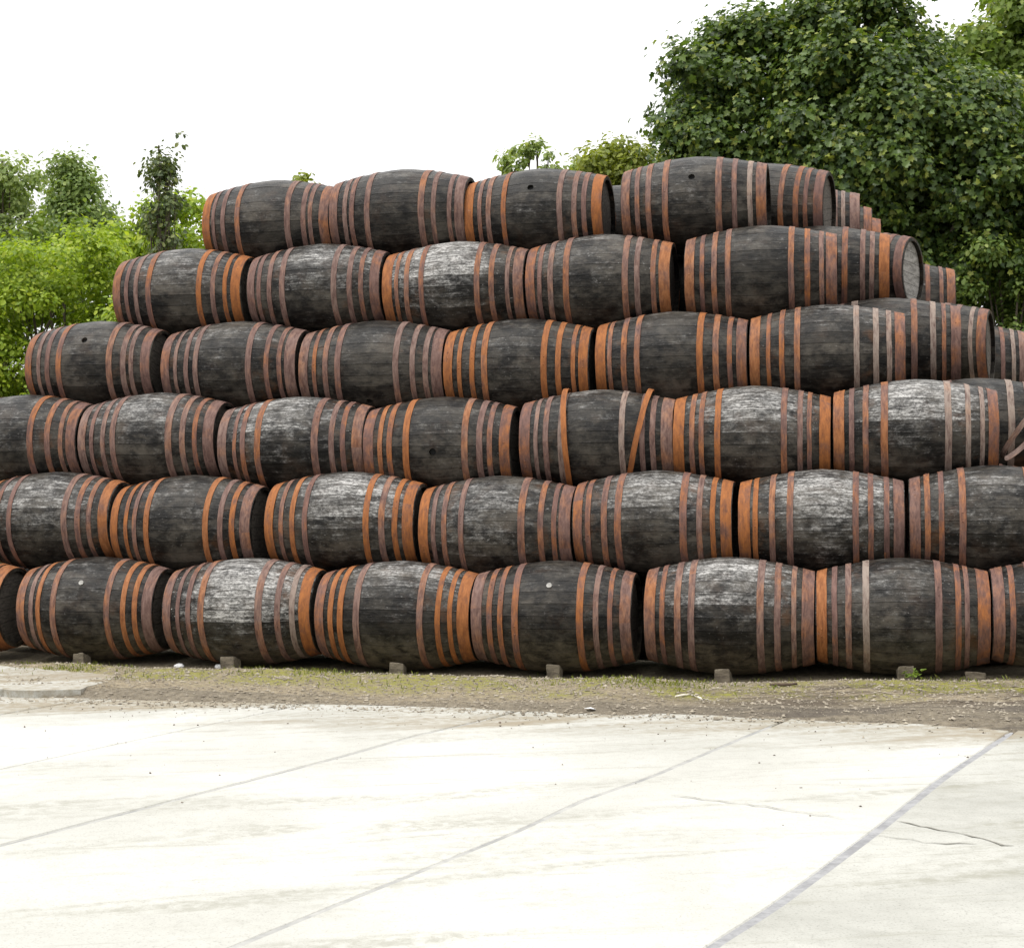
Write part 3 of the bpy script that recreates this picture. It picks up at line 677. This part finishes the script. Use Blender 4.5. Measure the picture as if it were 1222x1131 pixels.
# shrubs under the maple at the end of the pile
c, rd = fill([(1120, 330), (1150, 300), (1190, 285), (1260, 290), (1300, 480), (1100, 500), (1105, 380)], 7.6, .7, 60, .2, .36, 23)
tree('shrub', (x_at(1200, 7.6, 0), 7.6, 0), c, rd, 20000, .06, 'oval', LM['mid'], 'bright small-leaved shrub under the maple by the pile end', 'shrub', seed=5, trunk_r=.05, stems=5, lim=20)
c, rd = fill([(870, 170), (960, 120), (1120, 130), (1320, 250), (1320, 520), (930, 520)], 11.0, .8, 130, .3, .6, 24)
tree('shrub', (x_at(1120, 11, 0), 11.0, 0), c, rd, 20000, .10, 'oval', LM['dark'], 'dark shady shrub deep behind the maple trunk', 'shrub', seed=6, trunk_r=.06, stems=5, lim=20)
# left: bright bush beside the pile, sapling, taller trees beyond
c, rd = fill([(-60, 300), (0, 306), (35, 290), (60, 284), (90, 290), (120, 284), (150, 305), (185, 318), (230, 330), (240, 420), (200, 560), (-80, 640), (-160, 480)], 6.6, 1.0, 260, .16, .36, 25)
tree('bush', (x_at(70, 6.6, 0), 6.6, 0), c, rd, 70000, .062, 'oval', LM['bush'], 'bright yellow-green leafy bush beside the far end of the pile', 'bush', seed=7, trunk_r=.05, stems=7, lim=40)
c, rd = fill([(188, 330), (176, 260), (180, 205), (194, 182), (203, 196), (212, 230), (210, 300), (204, 330)], 8.6, .35, 46, .08, .22, 26)
c2 = [at(u, v, 8.6) for u, v in ((217, 160), (215, 172), (215, 186), (209, 198), (168, 205), (171, 222), (190, 178))]; c += [tuple(p) for p in c2]; rd += [.07]*7
tree('sapling', (x_at(195, 8.6, 0), 8.6, 0), c, rd, 2100, .066, 'oval', LM['sapling'], 'slender darker-leaved sapling standing between bush and pale trees', 'tree', seed=8, trunk_r=.06, lim=39, inner=.2)
c, rd = fill([(130, 250), (165, 238), (215, 245), (250, 240), (300, 330), (150, 340), (120, 300)], 12, .8, 40, .2, .4, 27)
tree('shrub', (x_at(230, 12, 0), 12, 0), c, rd, 7000, .085, 'oval', LM['bush'], 'yellow-green shrub between the sapling and the top row of barrels', 'shrub', seed=9, trunk_r=.06, stems=4)
c, rd = fill([(58, 330), (62, 235), (74, 200), (84, 190), (100, 206), (116, 245), (130, 262), (130, 330)], 22, .9, 110, .2, .45, 28)
tree('poplar_tree', (x_at(92, 22, 0), 22, 0), c, rd, 13000, .10, 'oval', LM['far'], 'pointed mid-green tree rising beyond the bright bush', seed=10, trunk_r=.16, lim=20)
c, rd = fill([(-70, 330), (-60, 240), (-20, 200), (10, 188), (30, 190), (46, 206), (58, 225), (72, 260), (72, 330)], 25, 1.2, 110, .2, .5, 29)
tree('ash_tree', (x_at(10, 25, 0), 25, 0), c, rd, 12000, .11, 'oval', LM['pale'], 'pale feathery tree next to the pointed green one', seed=11, trunk_r=.18, lim=20, inner=.3)
c, rd = fill([(-80, 290), (40, 276), (140, 270), (180, 290), (330, 330), (330, 560), (-80, 560)], 15, .9, 150, .3, .5, 30)
tree('shrub', (x_at(70, 17, 0), 17, 0), c, rd, 22000, .11, 'oval', LM['mid'], 'mid-green shrub in front of the pale and pointed trees', 'shrub', seed=12, trunk_r=.06, stems=4)
# tops of trees showing over the pile
c, rd = fill([(350, 260), (350, 210), (356, 200), (364, 204), (372, 212), (388, 220), (392, 260)], 9, .2, 14, .06, .14, 31)
tree('shrub', (x_at(368, 9, 0), 9, 0), c, rd, 420, .085, 'oval', LM['olive'], 'thin yellowish shoot poking up behind the top row', 'shrub', seed=13, trunk_r=.04, lim=9, inner=.2)
c, rd = fill([(592, 235), (600, 190), (612, 172), (628, 180), (641, 166), (650, 178), (660, 192), (690, 186), (705, 200), (700, 235)], 16, .5, 44, .07, .2, 32)
tree('ash_tree', (x_at(628, 16, 0), 16, 0), c, rd, 1700, .095, 'oval', LM['pale'], 'sparse pale treetop showing above the middle of the top row', seed=14, trunk_r=.08, lim=22, inner=.15)
c, rd = fill([(664, 240), (680, 200), (705, 188), (730, 176), (758, 178), (790, 186), (810, 200), (820, 245)], 12, .6, 44, .18, .32, 33)
tree('shrub', (x_at(740, 12, 0), 12, 0), c, rd, 6500, .085, 'oval', LM['olive'], 'olive-green treetop between the sparse pale treetop and the maple', 'tree', seed=15, trunk_r=.07, stems=3, lim=30)

# more growth to the side of the maple, and the far wood closing off the yard
for px_, Y_, lab_, sd_ in ((1430, 10.5, 'broad green tree standing beyond the end of the pile past the maple', 81), (1640, 13.0, 'tall green tree at the open side of the yard', 82)):
    c, rd = fill([(px_-130, 360), (px_-120, 180), (px_-40, 60), (px_+50, 50), (px_+130, 200), (px_+130, 520), (px_-130, 520)], Y_, 1.0, 110, .25, .5, sd_)
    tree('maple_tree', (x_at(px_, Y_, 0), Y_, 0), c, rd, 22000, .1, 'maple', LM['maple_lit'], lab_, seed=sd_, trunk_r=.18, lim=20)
rg = np.random.default_rng(91); n = 46000
P = np.stack([rg.uniform(-45, 45, n), 21+rg.normal(0, .9, n), rg.random(n)**.8*4.2], -1)
P[:, 2] *= (.8+.5*vnoise(P[:, 0], P[:, 0]*0, .5, 92)+.25*vnoise(P[:, 0], P[:, 0]*0, 1.7, 93))
N = unit(np.array([0, -.5, .6])+rg.normal(size=P.shape)*.5); T = unit(rg.normal(size=P.shape)+np.array([0, 0, -.3])); S = .30*np.clip(rg.normal(1, .25, n), .5, 1.5)
tag(mobj('distant_wood', leaf_mesh('distant_wood', P, N, T, S, 'oval'), None, LM['mid']), 'low far wood closing off the ground behind everything', 'wood', kind='stuff')

# ------------------------------------------------------------------ small things on the ground
def stones(name, n, xr_, yr_, smin, smax, seed, label, mat, dens=None):
    rg = np.random.default_rng(seed); x = rg.uniform(*xr_, n); y = rg.uniform(*yr_, n)
    if dens is not None: k = rg.random(n) < dens(x, y); x, y = x[k], y[k]
    n = len(x); s = smin+(smax-smin)*rg.random(n)**3
    oc = np.array([(1, 0, 0), (0, 1, 0), (-1, 0, 0), (0, -1, 0), (0, 0, 1), (0, 0, -1)], float)
    V = oc[None]*s[:, None, None]*(1+.35*rg.normal(size=(n, 6, 1)))*np.array([1, 1, .6]); a = rg.uniform(0, 6.28, n); ca, sa = np.cos(a), np.sin(a)
    V = np.stack([V[..., 0]*ca[:, None]-V[..., 1]*sa[:, None], V[..., 0]*sa[:, None]+V[..., 1]*ca[:, None], V[..., 2]], -1)
    V += np.stack([x, y, np.maximum(gz(x, y), np.where(y < -2.2, .011, -1))+s*.25], -1)[:, None]
    fc = np.array([(0, 1, 4), (1, 2, 4), (2, 3, 4), (3, 0, 4), (1, 0, 5), (2, 1, 5), (3, 2, 5), (0, 3, 5)])
    Fc = (fc[None]+6*np.arange(n)[:, None, None]).reshape(-1, 3)
    return tag(mobj(name, mesh(name, V.reshape(-1, 3).tolist(), Fc.tolist()), None, mat), label, 'gravel', kind='stuff')
stones('gravel', 16000, (-8.5, 3), (-2.55, -.25), .004, .017, 41, 'fine pale gravel scattered over the dirt strip', M['stone'])
stones('spilled_gravel', 2600, (-8.5, 3), (-3.3, -2.35), .003, .011, 43, 'brown gravel spilled forward onto the edge of the concrete', M['stone'], lambda x, y: np.clip((y+3.3)/.95, 0, 1)**2.2)
stones('grit', 500, (-6, 2.5), (-7, -2.5), .003, .010, 42, 'dark specks of grit on the concrete yard', M['dark_stick'], lambda x, y: np.clip((y+7)/4.5, .05, 1)**2)
def blades(name, n, seed, label, dens, hmin, hmax, mat, xr_=(-8.5, 3), yr_=(-1.6, -.15)):
    rg = np.random.default_rng(seed); x = rg.uniform(*xr_, n); y = rg.uniform(*yr_, n); k = rg.random(n) < dens(x, y); x, y = x[k], y[k]; n = len(x)
    h_ = hmin+(hmax-hmin)*rg.random(n)**2; a = rg.uniform(0, 6.28, n); d = np.stack([np.cos(a), np.sin(a), 0*a], -1); l = np.stack([np.cos(a*3.1), np.sin(a*2.7), 0*a], -1)*.6
    p = np.stack([x, y, gz(x, y)-.003], -1); w_ = (.0035+.002*rg.random(n))[:, None]
    V = np.stack([p-d*w_, p+d*w_, p+(l*.4+np.array([0, 0, .7]))*h_[:, None]+d*w_*.6, p+(l+np.array([0, 0, 1]))*h_[:, None]], 1)
    Fc = (np.array([[0, 1, 2], [0, 2, 3]])[None]+4*np.arange(n)[:, None, None]).reshape(-1, 3)
    return tag(mobj(name, mesh(name, V.reshape(-1, 3).tolist(), Fc.tolist()), None, mat), label, 'grass', kind='stuff')
M['grass'] = leaf_mat('short_grass', (.11, .14, .016), (.18, .20, .025), (.25, .25, .05), .35)
def gd(x, y):
    n = vnoise(x, y, 1.3, 51)+.5*vnoise(x, y, 4, 52)
    left = np.clip((-4.0-x)/1.0, 0, 1)*np.clip((y+1.15)/.25, 0, 1)
    mid = np.clip(1-np.abs(x+1.6)/1.6, 0, 1)*np.clip(1-np.abs(y+.95)/.28, 0, 1)
    return np.clip(n*2.5+.25, 0, 1)*np.clip(left+.9*mid+.08, 0, 1)
blades('moss_and_grass', 42000, 61, 'short yellow-green moss and grass along the foot of the pile', gd, .012, .045, M['grass'])
# broad-leaved weed at the chock
wx, wy = x_at(1088, -.45, .05), -.50
we = empty('weed', (wx, wy, float(gz(wx, wy))), 'small bright green weed growing beside a chock', 'plant')
rg = np.random.default_rng(71); n = 26; a = rg.uniform(0, 6.28, n); P = np.stack([.07*np.cos(a)*rg.random(n)+.02, .05*np.sin(a)*rg.random(n), .02+.06*rg.random(n)], -1)
one = leaf_mesh('leaf', np.zeros((1, 3)), np.array([[0, 0, 1.]]), np.array([[0, 1., 0]]), np.array([1.0]), 'oval'); one.materials.append(LM['mid'])
for p, an in zip(P, a):
    o = mobj('leaf', one, we); o.location = p; o.scale = (.042,)*3; o.rotation_euler = (rg.uniform(-.2, .7), rg.uniform(-.3, .3), an-1.57)
v, f = tube([(0, 0, -.01), (.01, 0, .03), (.015, .005, .07)], [.004, .003, .002], 5); mobj('stem', mesh('stem', v, f), we, LM['bush'])
def twig(name, pix, r_, mat, label, cat):
    P = []
    for u, v in pix:
        q = gnd(u, v, .03); P.append((q.x, q.y, float(gz(q.x, q.y))+r_+.004))
    v, f = tube(P, [r_*(.7 if i in (0, len(P)-1) else 1) for i in range(len(P))], 6)
    n = len(P); f += [tuple(range(5, -1, -1)), tuple(6*(n-1)+k for k in range(6))]
    return tag(mobj(name, mesh(name, v, f, True, 50), None, mat), label, cat)
twig('stick', [(806, 831), (818, 828.5), (826, 828.5), (833, 831), (838, 834), (845, 834)], .008, M['stick'], 'bleached crooked stick lying on the mossy dirt', 'stick')
twig('stick', [(919, 820), (930, 821), (942, 821.5), (951, 821)], .012, M['dark_stick'], 'short dark stick lying on the dirt strip', 'stick')
def scrap(pix, size, label, seed, mat):
    r = random.Random(seed); q = gnd(*pix, .03); n = 7
    v = [(0, 0, .02)]+[(size*r.uniform(.6, 1.1)*math.cos(i*6.283/n), size*r.uniform(.5, .9)*math.sin(i*6.283/n), r.uniform(.0, .022)) for i in range(n)]
    f = [(0, i+1, (i+1) % n+1) for i in range(n)]
    o = mobj('paper_scrap', mesh('scrap', v, f), None, mat); o.location = (q.x, q.y, float(gz(q.x, q.y))+.004)
    sm = o.modifiers.new('thickness', 'SOLIDIFY'); sm.thickness = .003
    tag(o, label, 'litter')
scrap((705, 845), .045, 'crumpled white paper scrap at the edge of the dirt', 3, M['litter'])
def rock(pix, s, label, seed):
    r = random.Random(seed); q = gnd(*pix, .02); bm = bmesh.new(); bmesh.ops.create_icosphere(bm, subdivisions=2, radius=1)
    for v in bm.verts: v.co = Vector((v.co.x*s*1.3, v.co.y*s, v.co.z*s*.6))*(1+r.uniform(-.16, .16))
    me = bpy.data.meshes.new('stone'); bm.to_mesh(me); bm.free(); o = mobj('stone', me, None, M['litter'] if s < .04 else M['stone']); o.location = (q.x, q.y, float(gz(q.x, q.y))+s*.3); tag(o, label, 'stone')
rock((262, 794), .035, 'white stone lying against the chock of the chalky barrel', 5)
rock((214, 793), .034, 'flat white stone on grass between two bottom-row barrels', 6)
